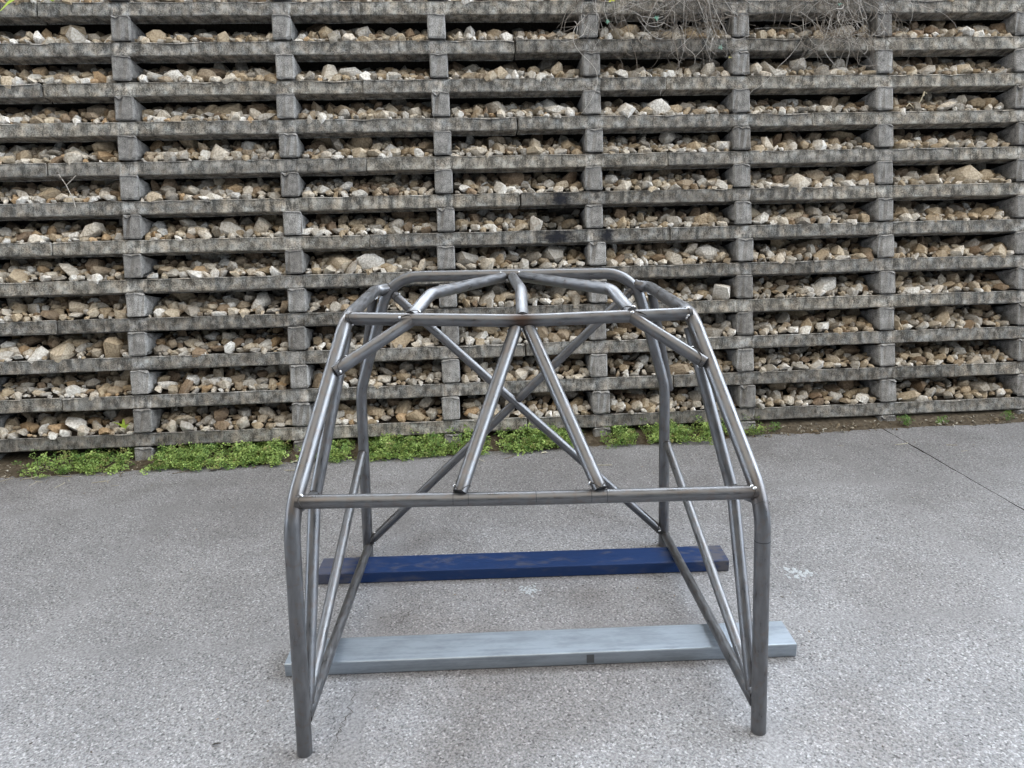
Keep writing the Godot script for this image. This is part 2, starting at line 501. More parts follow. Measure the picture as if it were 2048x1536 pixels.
func build_cage() -> void:
	cage = thing("roll_cage", "bare steel tube car roll cage standing on the concrete before the stone filled wall", "roll cage", Vector3.ZERO)
	var R := 0.0225
	var r2 := 0.0195
	var r3 := 0.0182
	var brown := Color(0.42, 0.27, 0.20)
	var straw := Color(0.80, 0.72, 0.66)
	var L := {
		"foot": Vector3(-0.674, -0.0075, 0.0), "knee": Vector3(-0.655, 0.738, -0.036), "head": Vector3(-0.548, 1.2, -0.476), "rb": Vector3(-0.556, 1.194, -1.15), "re": Vector3(-0.50, 1.198, -1.186),
		"dash": Vector3(-0.644, 0.766, -0.058), "gus": Vector3(-0.569, 1.064, -0.335), "rvh": Vector3(-0.345, 1.203, -0.468), "rvb": Vector3(-0.292, 1.252, -0.62), "rvt": Vector3(-0.034, 1.236, -1.181),
		"hf": Vector3(-0.666, -0.007, -1.183), "hk": Vector3(-0.647, 0.765, -1.186), "hc": Vector3(-0.497, 1.245, -1.183), "xt": Vector3(-0.488, 1.176, -1.181), "xl": Vector3(-0.654, 0.07, -1.182),
		"vb": Vector3(-0.193, 0.775, -0.069), "vt": Vector3(-0.013, 1.172, -0.452), "d1": Vector3(-0.658, 0.499, -1.181), "d2": Vector3(-0.661, 0.052, -1.178), "df1": Vector3(-0.664, 0.125, -0.012), "df2": Vector3(-0.664, 0.10, -0.012),
		"bt": Vector3(-0.556, 1.153, -0.5), "bm": Vector3(-0.657, 0.662, -0.31), "bb": Vector3(-0.662, 0.135, -0.035), "s0": Vector3(-0.57, 1.165, -1.19), "s1": Vector3(-0.691, 0.68, -1.42),
	}
	var Q := {
		"foot": Vector3(0.675, 0.0075, 0.0), "knee": Vector3(0.650, 0.732, -0.036), "head": Vector3(0.545, 1.192, -0.476), "rb": Vector3(0.556, 1.187, -1.15), "re": Vector3(0.50, 1.191, -1.186),
		"dash": Vector3(0.639, 0.755, -0.058), "gus": Vector3(0.556, 1.063, -0.335), "rvh": Vector3(0.352, 1.200, -0.468), "rvb": Vector3(0.312, 1.254, -0.62), "rvt": Vector3(0.029, 1.237, -1.181),
		"hf": Vector3(0.666, 0.0075, -1.183), "hk": Vector3(0.644, 0.755, -1.186), "hc": Vector3(0.497, 1.240, -1.183), "xt": Vector3(0.490, 1.172, -1.181), "xl": Vector3(0.654, 0.077, -1.182),
		"vb": Vector3(0.198, 0.772, -0.069), "vt": Vector3(0.020, 1.172, -0.452), "d1": Vector3(0.660, 0.504, -1.181), "d2": Vector3(0.668, 0.066, -1.178), "df1": Vector3(0.662, 0.125, -0.012), "df2": Vector3(0.662, 0.10, -0.012),
		"bt": Vector3(0.549, 1.142, -0.5), "bm": Vector3(0.660, 0.642, -0.31), "bb": Vector3(0.660, 0.125, -0.035), "s0": Vector3(0.575, 1.16, -1.19), "s1": Vector3(0.722, 0.676, -1.42),
	}
	var hm := Vector3(0.003, 1.187, -0.442)
	for S in [L, Q]:
		var sx: float = signf(S.foot.x)
		bar("side_hoop", [S.foot, S.knee, S.head, S.rb, S.re], [0.24, 0.15, 0.09], R, [[S.dash + Vector3(-sx * 0.02, 0.0, 0.01), 0.075, straw], [S.head, 0.05, straw]])
	bar("main_hoop", [L.hf, L.hk, L.hc, Q.hc, Q.hk, Q.hf], [0.3, 0.16, 0.16, 0.3], R)
	bar("dash_bar", [L.dash, Vector3(-0.001, 0.752, -0.069), Q.dash], [0.0], 0.0198, [[L.dash, 0.09, straw], [Q.dash, 0.09, straw]])
	bar("windscreen_header", [L.head, hm, Q.head], [0.8], 0.0203, [[hm + Vector3(0, 0.0, 0.02), 0.075, brown], [L.rvh, 0.04, straw], [Q.rvh, 0.04, straw]])
	var mid: Vector3 = (L.xt + Q.xl) / 2.0
	bar("hoop_diagonal", [L.xt, Q.xl], [], r3)
	# the other diagonal is in two lengths butted against the first
	var da: Vector3 = (L.xl - Q.xt).normalized()
	var cr: Vector3 = Q.xt + da * (mid - Q.xt).dot(da)
	bar("hoop_diagonal", [Q.xt, cr - da * 0.012], [], r3)
	bar("hoop_diagonal", [cr + da * 0.012, L.xl], [], r3)
	for S in [L, Q]:
		bar("roof_diagonal", [S.rvt, S.rvb, S.rvh], [0.14], 0.0203)
		bar("windscreen_brace", [S.vt, S.vb], [], r2 + 0.001)
		bar("windscreen_gusset", [S.rvh + Vector3(0, -0.012, 0.008), S.gus], [], r2)
		bar("pillar_brace", [S.bt, S.bm, S.bb], [0.3], r2)
		bar("pillar_brace_stub", [S.bm + Vector3(0, 0.012, 0.0), S.dash + Vector3(0, -0.02, 0.0)], [], 0.017)
		bar("door_bar", [S.d1, S.df1], [], 0.0172)
		bar("door_bar", [S.d2, S.df2], [], 0.0182)
		bar("backstay", [S.s0, S.s1], [], r2)
	bar("roof_centre_bar", [Vector3(0.0, 1.236, -1.178), Vector3(0.010, 1.256, -0.65), Vector3(0.005, 1.196, -0.45)], [0.16], 0.0198)
	# seams and tack welds
	var k := 0
	for S in [L, Q]:
		var pil: Vector3 = S.head - S.dash
		var other: Dictionary = Q if S == L else L
		var hd: Vector3 = other.head - S.head
		var hv: Vector3 = S.hk - S.hf
		var top: Vector3 = hm - S.head
		k += 20
		joint(S.dash, other.dash - S.dash, pil, 0.0198, R, [0.55, 0.62, 0.9], 100 + k)
		joint(S.head, hm - S.head, pil, 0.0203, R, [0.3, 0.36, 0.6], 101 + k)
		joint(S.re, S.rb - S.re, Vector3(0.7 * signf(S.re.x), -0.7, 0), R, R, [0.1, 0.5, 0.75], 102 + k)
		joint(S.rvh, S.rvb - S.rvh, hd, 0.0203, 0.0203, [0.1, 0.7], 103 + k)
		joint(S.rvh, S.gus - S.rvh, hd, r2, 0.0203, [0.12, 0.6], 104 + k)
		joint(S.gus, S.rvh - S.gus, pil, r2, R, [0.2, 0.75], 105 + k)
		joint(S.vt, S.vb - S.vt, hd, r2 + 0.001, 0.0203, [0.05, 0.3, 0.55, 0.8], 106 + k)
		joint(S.vb, S.vt - S.vb, Vector3.RIGHT, r2 + 0.001, 0.0198, [0.25, 0.3], 107 + k)
		joint(S.rvt, S.rvb - S.rvt, Vector3.RIGHT, 0.0203, R, [0.1, 0.4, 0.7], 108 + k)
		joint(S.xl, other.xt - S.xl, hv, r3, R, [0.2, 0.5, 0.8], 109 + k)
		joint(S.xt, other.xl - S.xt, Vector3(0.6 * signf(S.xt.x), -0.8, 0), r3, R, [0.3, 0.8], 110 + k)
		joint(S.d1, S.df1 - S.d1, hv, 0.0172, R, [], 111 + k)
		joint(S.d2, S.df2 - S.d2, hv, 0.0182, R, [], 112 + k)
		joint(S.bm + Vector3(0, 0.012, 0), S.dash - S.bm, pil, 0.017, r2, [], 113 + k)
	joint(Vector3(0.005, 1.188, -0.444), Vector3(0.005, 0.06, -0.2), Vector3.RIGHT, 0.0198, 0.0203, [0.2, 0.7], 170)
	for x in [-0.212, -0.17, 0.018, 0.172, 0.216]:
		var t: float = (x + 0.644) / 1.283
		band(Vector3(x, lerpf(0.766, 0.755, t) - 0.0075 * (1 - absf(2 * t - 1)), -0.058 - 0.011 * (1 - absf(2 * t - 1))), Vector3(1, -0.01, 0), 0.0198, 0.0008)
	band(Q.foot.lerp(Q.knee, 0.845), Q.knee - Q.foot, R)
	band(Q.dash + (Q.dash - Q.head).normalized() * 0.035 + Vector3(0, 0, 0.002), Q.head - Q.dash, R, 0.0006)

# ------------------------------------------------------------------ rectangular steel tubes
func box_tube(l: float, h: float, d: float, rad: float) -> ArrayMesh:
	var b := Buf.new()
	var ring := []
	var inner := []
	for q in [[1, 1, 0], [-1, 1, 90], [-1, -1, 180], [1, -1, 270]]:
		for k in 6:
			var a := deg_to_rad(q[2] + 18.0 * k)
			var nn := Vector3(0, sin(a), cos(a))
			ring.append([Vector3(0, q[1] * (h / 2 - rad), q[0] * (d / 2 - rad)) + nn * rad, nn])
			inner.append(Vector3(0, q[1] * (h / 2 - rad), q[0] * (d / 2 - rad)) + nn * (rad - 0.0025))
	var per := 0.0
	var steps := 8
	for k in ring.size():
		var a: Array = ring[k]
		var e: Array = ring[(k + 1) % ring.size()]
		var nxt: float = per + a[0].distance_to(e[0])
		for s in steps:
			var x0 := -l / 2 + l * s / steps
			var x1 := x0 + l / steps
			var p := [a[0] + Vector3(x0, 0, 0), e[0] + Vector3(x0, 0, 0), e[0] + Vector3(x1, 0, 0), a[0] + Vector3(x1, 0, 0)]
			var t := [Vector2(float(s) / steps, per * 2.5), Vector2(float(s) / steps, nxt * 2.5), Vector2(float(s + 1) / steps, nxt * 2.5), Vector2(float(s + 1) / steps, per * 2.5)]
			var w := Color.WHITE
			b.tri_s([p[0], p[1], p[2]], [a[1], e[1], e[1]], [t[0], t[1], t[2]], [w, w, w])
			b.tri_s([p[0], p[2], p[3]], [a[1], e[1], a[1]], [t[0], t[2], t[3]], [w, w, w])
		var i0: Vector3 = inner[k]
		var i1: Vector3 = inner[(k + 1) % ring.size()]
		var half := Vector3(l / 2, 0, 0)
		b.quad(i0 - half, i1 - half, i1 + half, i0 + half, -a[1])
		for s in [-1.0, 1.0]:
			b.quad(a[0] + half * s, e[0] + half * s, i1 + half * s, i0 + half * s, Vector3(s, 0, 0))
		per = nxt
	return b.mesh()

func build_bars() -> void:
	# galvanised bar under the door bars
	var a := yard(-0.822, -0.358)
	var c := yard(0.928, -0.340)
	var o := thing("steel_bar", "long galvanised rectangular steel tube on the concrete, nearer of the two bars under the cage", "steel bar", (a + c) / 2)
	var dir := (c - a).normalized()
	var bs := Basis(dir, Vector3.UP, dir.cross(Vector3.UP).normalized()).orthonormalized()
	o.basis = bs
	obj("tube_wall", box_tube((c - a).length(), 0.05, 0.145, 0.006), M.zinc, o, Transform3D(Basis.IDENTITY, Vector3(0, 0.0255, -0.0725)))
	var st := BoxMesh.new()
	st.size = Vector3(0.026, 0.032, 0.0008)
	obj("dark_smudge", st, M.smudge, o, Transform3D(Basis.IDENTITY, Vector3(0.165, 0.026, 0.0005)))
	# blue bar by the rear hoop feet
	a = yard(-0.846, -0.962)
	c = yard(0.883, -0.930)
	o = thing("steel_bar", "dark blue painted rectangular steel tube with dusty ends, lying before the rear hoop feet", "steel bar", (a + c) / 2)
	dir = (c - a).normalized()
	o.basis = Basis(dir, Vector3.UP, dir.cross(Vector3.UP).normalized()).orthonormalized()
	obj("tube_wall", box_tube((c - a).length(), 0.05, 0.14, 0.006), M.blue, o, Transform3D(Basis.IDENTITY, Vector3(0, 0.0255, -0.07)))

# ------------------------------------------------------------------ crib wall
func build_wall() -> void:
	var wall := thing("crib_wall", "leaning grey concrete crib retaining wall with its open cells full of broken stone", "retaining wall", Vector3.ZERO)
	var bs := Basis(WU, WV, WN)
	# headers: short beams whose ends show in columns
	var hs := []
	for i in 12: hs.append(rough_bar(0.111, 0.1465, 0.42, 0.008, 300 + i, 4))
	for ci in cols.size():
		for r in range(TOPROW, 12):
			if ci == 0 or ci == cols.size() - 1: pass
			var v := ROW0 + PITCH * (10 - r)
			var j := Vector2(rng.randf_range(-0.006, 0.006), rng.randf_range(-0.003, 0.003))
			var t := Transform3D(bs * Basis(Vector3.UP, rng.randf_range(-0.02, 0.02)) * Basis(Vector3(0, 0, 1), rng.randf_range(-0.012, 0.012)), wall_at(cols[ci] + j.x, v + 0.0015, 0.21 - 0.018 + j.y))
			obj("header", hs[rng.randi() % hs.size()], [M.header, M.header, M.header_a, M.header_b][rng.randi() % 4], wall, t)
	# stretchers: two bays long, joints staggered from course to course
	var ss := []
	var l := 0.955 * 2 - 0.006
	for i in 5: ss.append(rough_bar(l, 0.0815, 0.125, 0.005, 400 + i, 22, [-0.4775, 0.4775]))
	for r in range(TOPROW, 11):
		var v := ROW0 + PITCH * (10 - r) - PITCH / 2
		for i in range(0, cols.size()):
			if (i + r) % 2 != 0: continue
			if i + 2 >= cols.size() + 1: continue
			# from the middle of bay i-1|i ... the joint lies midway between two columns
			var a: float = (cols[i] + (cols[i + 1] if i + 1 < cols.size() else cols[i] + 0.95)) / 2 - 1.9065
			var mid := a + 0.953
			var t := Transform3D(bs * Basis(Vector3(0, 0, 1), rng.randf_range(-0.0018, 0.0018)), wall_at(mid, v, 0.0625 + rng.randf_range(0.0, 0.006)))
			obj("stretcher", ss[rng.randi() % ss.size()], [M.stretcher, M.stretcher, M.stretcher_a, M.stretcher_b][rng.randi() % 4], wall, t)
	# earth behind the stones, one slope per course
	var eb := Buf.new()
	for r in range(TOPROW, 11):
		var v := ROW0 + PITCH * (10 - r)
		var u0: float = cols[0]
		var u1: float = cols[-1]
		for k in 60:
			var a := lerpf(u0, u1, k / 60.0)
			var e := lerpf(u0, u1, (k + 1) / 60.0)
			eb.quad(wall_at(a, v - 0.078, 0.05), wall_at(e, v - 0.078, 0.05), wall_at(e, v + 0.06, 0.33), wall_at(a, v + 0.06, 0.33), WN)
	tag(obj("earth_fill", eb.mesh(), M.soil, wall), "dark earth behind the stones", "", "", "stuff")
	# stones
	var kinds := []
	for i in 14: kinds.append(stone_mesh(500 + i))
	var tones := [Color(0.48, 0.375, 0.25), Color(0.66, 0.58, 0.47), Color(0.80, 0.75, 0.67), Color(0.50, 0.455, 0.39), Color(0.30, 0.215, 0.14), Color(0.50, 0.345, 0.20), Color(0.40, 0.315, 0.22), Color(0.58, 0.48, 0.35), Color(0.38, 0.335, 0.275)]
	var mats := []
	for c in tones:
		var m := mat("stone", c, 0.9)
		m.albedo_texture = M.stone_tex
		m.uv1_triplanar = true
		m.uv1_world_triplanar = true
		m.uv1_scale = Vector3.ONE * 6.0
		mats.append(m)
	var stones := []
	for r in range(TOPROW, 11):
		var v0 := ROW0 + PITCH * (10 - r) - 0.0775
		for ci in range(0, cols.size() - 1):
			var ua: float = cols[ci] + 0.058
			var ub: float = cols[ci + 1] - 0.058
			var put := []
			var fine := rng.randf()
			var slope := rng.randf_range(0.50, 0.64)
			for k in 640:
				var big := 0.064 - 0.050 * pow(k / 640.0, 0.34)
				if k < 3: big *= 1.25
				var rad := big * rng.randf_range(0.72, 1.12) * (0.86 if fine < 0.2 else 1.0)
				var s := rng.randf_range(ua + rad * 0.6, ub - rad * 0.6)
				var t := pow(rng.randf(), 0.9) * 0.31
				var ok := true
				for q in put:
					var lim: float = (q.z + rad) * 0.66
					if absf(q.x - s) < lim and absf(q.y - t) < lim and Vector2(q.x - s, (q.y - t) * 1.15).length() < lim:
						ok = false; break
				if not ok: continue
				put.append(Vector3(s, t, rad))
				var ang := atan(slope)
				var d := 0.018 + t * cos(ang)
				var v := v0 + t * sin(ang) + rad * rng.randf_range(0.1, 0.42)
				if v + rad * 0.4 > v0 + 0.155 and d < 0.14: continue
				if d - rad * 0.8 < 0.0: d = rad * 0.8 + rng.randf_range(-0.004, 0.006)
				var sc := Vector3(rad * rng.randf_range(1.05, 1.75), rad * rng.randf_range(0.6, 1.0), rad * rng.randf_range(0.85, 1.2))
				var rot := Basis(Vector3.UP, rng.randf() * TAU) if rng.randf() < 0.55 else Basis(Vector3(rng.randfn(), rng.randfn(), rng.randfn()).normalized(), rng.randf() * TAU)
				rot = Basis(Vector3(rng.randfn(), rng.randfn(), rng.randfn()).normalized(), rng.randf_range(0, 0.6)) * rot
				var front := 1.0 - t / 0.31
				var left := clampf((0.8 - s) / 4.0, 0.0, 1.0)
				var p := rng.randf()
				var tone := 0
				var pale := 0.05 + 0.55 * pow(front, 2.4)  # pale tones in front, darker ones deeper: cell shade put into the colour
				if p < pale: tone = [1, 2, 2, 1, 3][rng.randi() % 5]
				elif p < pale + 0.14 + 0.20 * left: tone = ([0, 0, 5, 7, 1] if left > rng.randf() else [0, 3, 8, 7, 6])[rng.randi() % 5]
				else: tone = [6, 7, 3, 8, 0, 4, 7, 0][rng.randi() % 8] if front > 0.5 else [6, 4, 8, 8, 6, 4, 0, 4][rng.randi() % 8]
				var sooty := Vector2((s - 0.385) / 0.12, (v - 1.40) / 0.15).length() < 1.0
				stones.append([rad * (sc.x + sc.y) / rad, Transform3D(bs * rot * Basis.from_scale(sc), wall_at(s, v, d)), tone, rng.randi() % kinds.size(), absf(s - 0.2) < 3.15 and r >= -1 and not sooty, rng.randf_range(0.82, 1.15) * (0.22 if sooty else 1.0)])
	var order := range(stones.size())
	order.sort_custom(func(a, b):
		var x = stones[a]; var y = stones[b]
		if x[4] != y[4]: return x[4]
		return x[0] > y[0])
	var rest := []
	for i in kinds.size(): rest.append([])
	for k in order.size():
		var s = stones[order[k]]
		if k < 300:
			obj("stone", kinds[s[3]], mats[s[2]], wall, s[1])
		else:
			rest[s[3]].append(s)
	var fill := Buf.new()
	for i in kinds.size():
		var arr: Array = kinds[i].surface_get_arrays(0)
		var pv: PackedVector3Array = arr[Mesh.ARRAY_VERTEX]
		var pn: PackedVector3Array = arr[Mesh.ARRAY_NORMAL]
		for s in rest[i]:
			var tf: Transform3D = s[1]
			var nb := tf.basis.inverse().transposed()
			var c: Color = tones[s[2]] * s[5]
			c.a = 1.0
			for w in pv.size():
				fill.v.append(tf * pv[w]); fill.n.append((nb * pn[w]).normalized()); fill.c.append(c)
	fill.uv.resize(fill.v.size())
	fill.uv2.resize(fill.v.size())
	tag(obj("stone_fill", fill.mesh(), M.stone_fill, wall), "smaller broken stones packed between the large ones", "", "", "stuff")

# ------------------------------------------------------------------ ground
func sheet(x0: float, x1: float, z0: float, z1: float, nx: int, nz: int, f: Callable, uvs := 0.8) -> ArrayMesh:
	var b := Buf.new()
	for i in nx:
		for j in nz:
			var p := []
			for q in [[i, j], [i + 1, j], [i + 1, j + 1], [i, j + 1]]:
				p.append(f.call(lerpf(x0, x1, float(q[0]) / nx), lerpf(z0, z1, float(q[1]) / nz)))
			var nn: Vector3 = (p[2] - p[0]).cross(p[1] - p[3]).normalized()
			if nn.y < 0: nn = -nn
			var t := []
			var t2 := []
			for w in p:
				t.append(Vector2(w.x, w.z) * uvs)
				t2.append(Vector2((w.x + 5.0) / 10.0, (w.z + 3.0) / 5.0))
			var c := Color.WHITE
			b.tri_s([p[0], p[1], p[2]], [nn, nn, nn], [t[0], t[1], t[2]], [c, c, c], [t2[0], t2[1], t2[2]])
			b.tri_s([p[0], p[2], p[3]], [nn, nn, nn], [t[0], t[2], t[3]], [c, c, c], [t2[0], t2[2], t2[3]])
	return b.mesh()

func build_ground() -> void:
	var o := obj("ground", sheet(-200, 200, -200, 200, 4, 4, func(x, z): return Vector3(x, SLOPE * x - 0.06, z)), M.soil)
	tag(o, "bare soil below the concrete yard", "", "", "structure")
	# two slabs with a worn open joint between them
	var jn := noise(FastNoiseLite.TYPE_SIMPLEX_SMOOTH, 6.0, 61, 3)
	var joint_x := func(z: float, side: float) -> float:
		return 2.447 + (z + 2.414) * 0.0322 + 0.006 * jn.get_noise_2d(z, side) + side * (0.0035 + 0.0025 * jn.get_noise_2d(z * 2.0, 9.0 + side))
	for side in [-1.0, 1.0]:
		var f := func(s: float, z: float) -> Vector3:
			var e: float = joint_x.call(z, side)
			var x := lerpf(-14.0 if side < 0 else e, e if side < 0 else 14.0, s)
			return Vector3(x, SLOPE * x, z)
		var m := sheet(0, 1, -2.75, 14, 2, 420, f)
		o = obj("pavement", m, M.yard)
		tag(o, "grey exposed aggregate concrete slab under the cage" if side < 0 else "narrow grey concrete slab right of the joint", "", "", "structure")
		# its edge down into the joint
		var b := Buf.new()
		for k in 640:
			var z0 := lerpf(-2.75, 14, k / 420.0)
			var z1 := lerpf(-2.75, 14, (k + 1) / 420.0)
			var p: Vector3 = f.call(1.0 if side < 0 else 0.0, z0)
			var q: Vector3 = f.call(1.0 if side < 0 else 0.0, z1)
			b.quad(p, q, q - Vector3(0, 0.05, 0), p - Vector3(0, 0.05, 0), Vector3(-side, 0, 0))
		obj("joint_edge", b.mesh(), M.soil, o)
	# hairline cracks in the big slab
	var cb := noise(FastNoiseLite.TYPE_SIMPLEX_SMOOTH, 5.0, 64, 3)
	for q in [[-0.36, -0.82, -0.50, -0.62], [-0.555, -0.32, -0.60, 0.02], [0.62, -1.36, 0.15, -1.75]]:
		var b2 := Buf.new()
		var pa := Vector2(q[0], q[1])
		var pb := Vector2(q[2], q[3])
		var sd := (pb - pa).normalized().orthogonal()
		var last := []
		for k in 30:
			var t := k / 29.0
			var m2 := pa.lerp(pb, t) + sd * 0.03 * cb.get_noise_2d(t * 2.0, q[0] * 9.0)
			var hw := 0.0014 * sin(PI * t) * (0.7 + 0.5 * cb.get_noise_2d(t * 9.0, 4.0)) + 0.0002
			var now := [m2 + sd * hw, m2 - sd * hw]
			if k > 0: b2.quad(yard(last[0].x, last[0].y, 0.0008), yard(last[1].x, last[1].y, 0.0008), yard(now[1].x, now[1].y, 0.0008), yard(now[0].x, now[0].y, 0.0008), Vector3.UP)
			last = now
		obj("crack", b2.mesh(), M.soil, get_node("pavement"))
	# soil and leaf mould that has crept over the slab along the foot of the wall
	var sn := noise(FastNoiseLite.TYPE_SIMPLEX_SMOOTH, 1.4, 62, 4)
	var s2 := noise(FastNoiseLite.TYPE_SIMPLEX_SMOOTH, 9.0, 63, 3)
	var strip := func(x: float, z: float) -> Vector3:
		var back := WO.z - 0.04 * x - 0.0
		var reach := 0.16 + 0.05 * sn.get_noise_2d(x, 0) + 0.02 * s2.get_noise_2d(x, z)
		if x > 1.2: reach -= clampf((x - 1.2) * 0.12, 0.0, 0.05)
		var d := z - back
		var y := 0.022 - 0.026 * d / reach + 0.006 * s2.get_noise_2d(x * 1.5, z * 1.5)
		return Vector3(x, SLOPE * x + maxf(y, -0.03), z)
	o = obj("soil_strip", sheet(-6, 6, -3.1, -2.28, 300, 26, strip), M.mould)
	tag(o, "strip of brown soil along the foot of the wall", "", "", "structure")
	# bank held up by the wall
	var b := Buf.new()
	var t0 := wall_at(cols[0], ROW0 + PITCH * (10 - TOPROW) + 0.06, 0.28)
	var t1 := wall_at(cols[-1], ROW0 + PITCH * (10 - TOPROW) + 0.06, 0.28)
	var g0 := wall_at(cols[0], -0.15, 0.34)
	var g1 := wall_at(cols[-1], -0.15, 0.34)
	b.quad(g0, g1, t1, t0, WN)
	b.quad(t0, t1, t1 + Vector3(0, 2.5, -30), t0 + Vector3(0, 2.5, -30), Vector3.UP)
	b.quad(g0, t0, t0 + Vector3(0, 2.5, -30), g0 + Vector3(0, 0, -30), Vector3.LEFT)
	b.quad(g1, t1, t1 + Vector3(0, 2.5, -30), g1 + Vector3(0, 0, -30), Vector3.RIGHT)
	o = obj("embankment", b.mesh(), M.soil)
	tag(o, "earth bank held up behind the wall", "", "", "structure")
	# pale splashes on the slab
	for q in [[0.03, -0.851, 0.042, 71, "small pale splash of dried plaster between the two bars"], [1.158, -0.884, 0.06, 72, "larger pale splash of dried plaster right of the cage"]]:
		var g := RandomNumberGenerator.new()
		g.seed = q[3]
		var sb := Buf.new()
		for d in 60:
			var off: Vector2 = Vector2(g.randfn() + 0.3 * d / 60.0, g.randfn() * 0.75) * float(q[2]) * 0.5
			var rr: float = q[2] * g.randf_range(0.03, 0.16)
			var pts := []
			for k in 14: pts.append(rr * g.randf_range(0.65, 1.2))
			var cx: float = q[0] + off.x
			var cz: float = q[1] + off.y
			var hh := 0.0016 + 0.00002 * d
			for k in 14:
				var a := TAU * k / 14
				var e := TAU * (k + 1) / 14
				sb.tri(yard(cx, cz, hh), yard(cx + cos(a) * pts[k], cz + sin(a) * pts[k], 0.0006), yard(cx + cos(e) * pts[(k + 1) % 14], cz + sin(e) * pts[(k + 1) % 14], 0.0006), Vector3.UP)
		o = obj("plaster_splash", sb.mesh(), M.plaster)
		tag(o, q[4], "stain")

# ------------------------------------------------------------------ plants and litter
func leaf_tuft(sd: int) -> ArrayMesh:
	var g := RandomNumberGenerator.new()
	g.seed = sd
	var b := Buf.new()
	for k in 7:
		var a := TAU * k / 7 + g.randf_range(-0.3, 0.3)
		var up := g.randf_range(0.2, 1.0)
		var dir := Vector3(cos(a), up, sin(a)).normalized()
		var side := dir.cross(Vector3.UP).normalized()
		var base := dir * g.randf_range(0.2, 0.6)
		var ln := g.randf_range(0.45, 0.75)
		var wd := ln * 0.42
		var tip := base + dir * ln - Vector3(0, 0.18 * ln, 0)
		var m := base + dir * ln * 0.55 + Vector3(0, 0.05, 0)
		b.tri(base, m + side * wd, m, Vector3.UP); b.tri(base, m - side * wd, m, Vector3.UP)
		b.tri(tip, m + side * wd, m, Vector3.UP); b.tri(tip, m - side * wd, m, Vector3.UP)
	return b.mesh()

func scatter(called: String, m: Mesh, material: Material, ts: Array, cs: Array, parent: Node = self) -> MultiMeshInstance3D:
	var mm := MultiMesh.new()
	mm.transform_format = MultiMesh.TRANSFORM_3D
	mm.use_colors = true
	mm.mesh = m
	mm.instance_count = ts.size()
	for i in ts.size():
		mm.set_instance_transform(i, ts[i])
		mm.set_instance_color(i, cs[i])
	var o := MultiMeshInstance3D.new()
	o.name = numbered(called, parent)
	o.multimesh = mm
	o.material_override = material
	o.set_meta("kind", "stuff")
	parent.add_child(o, true)
	return o

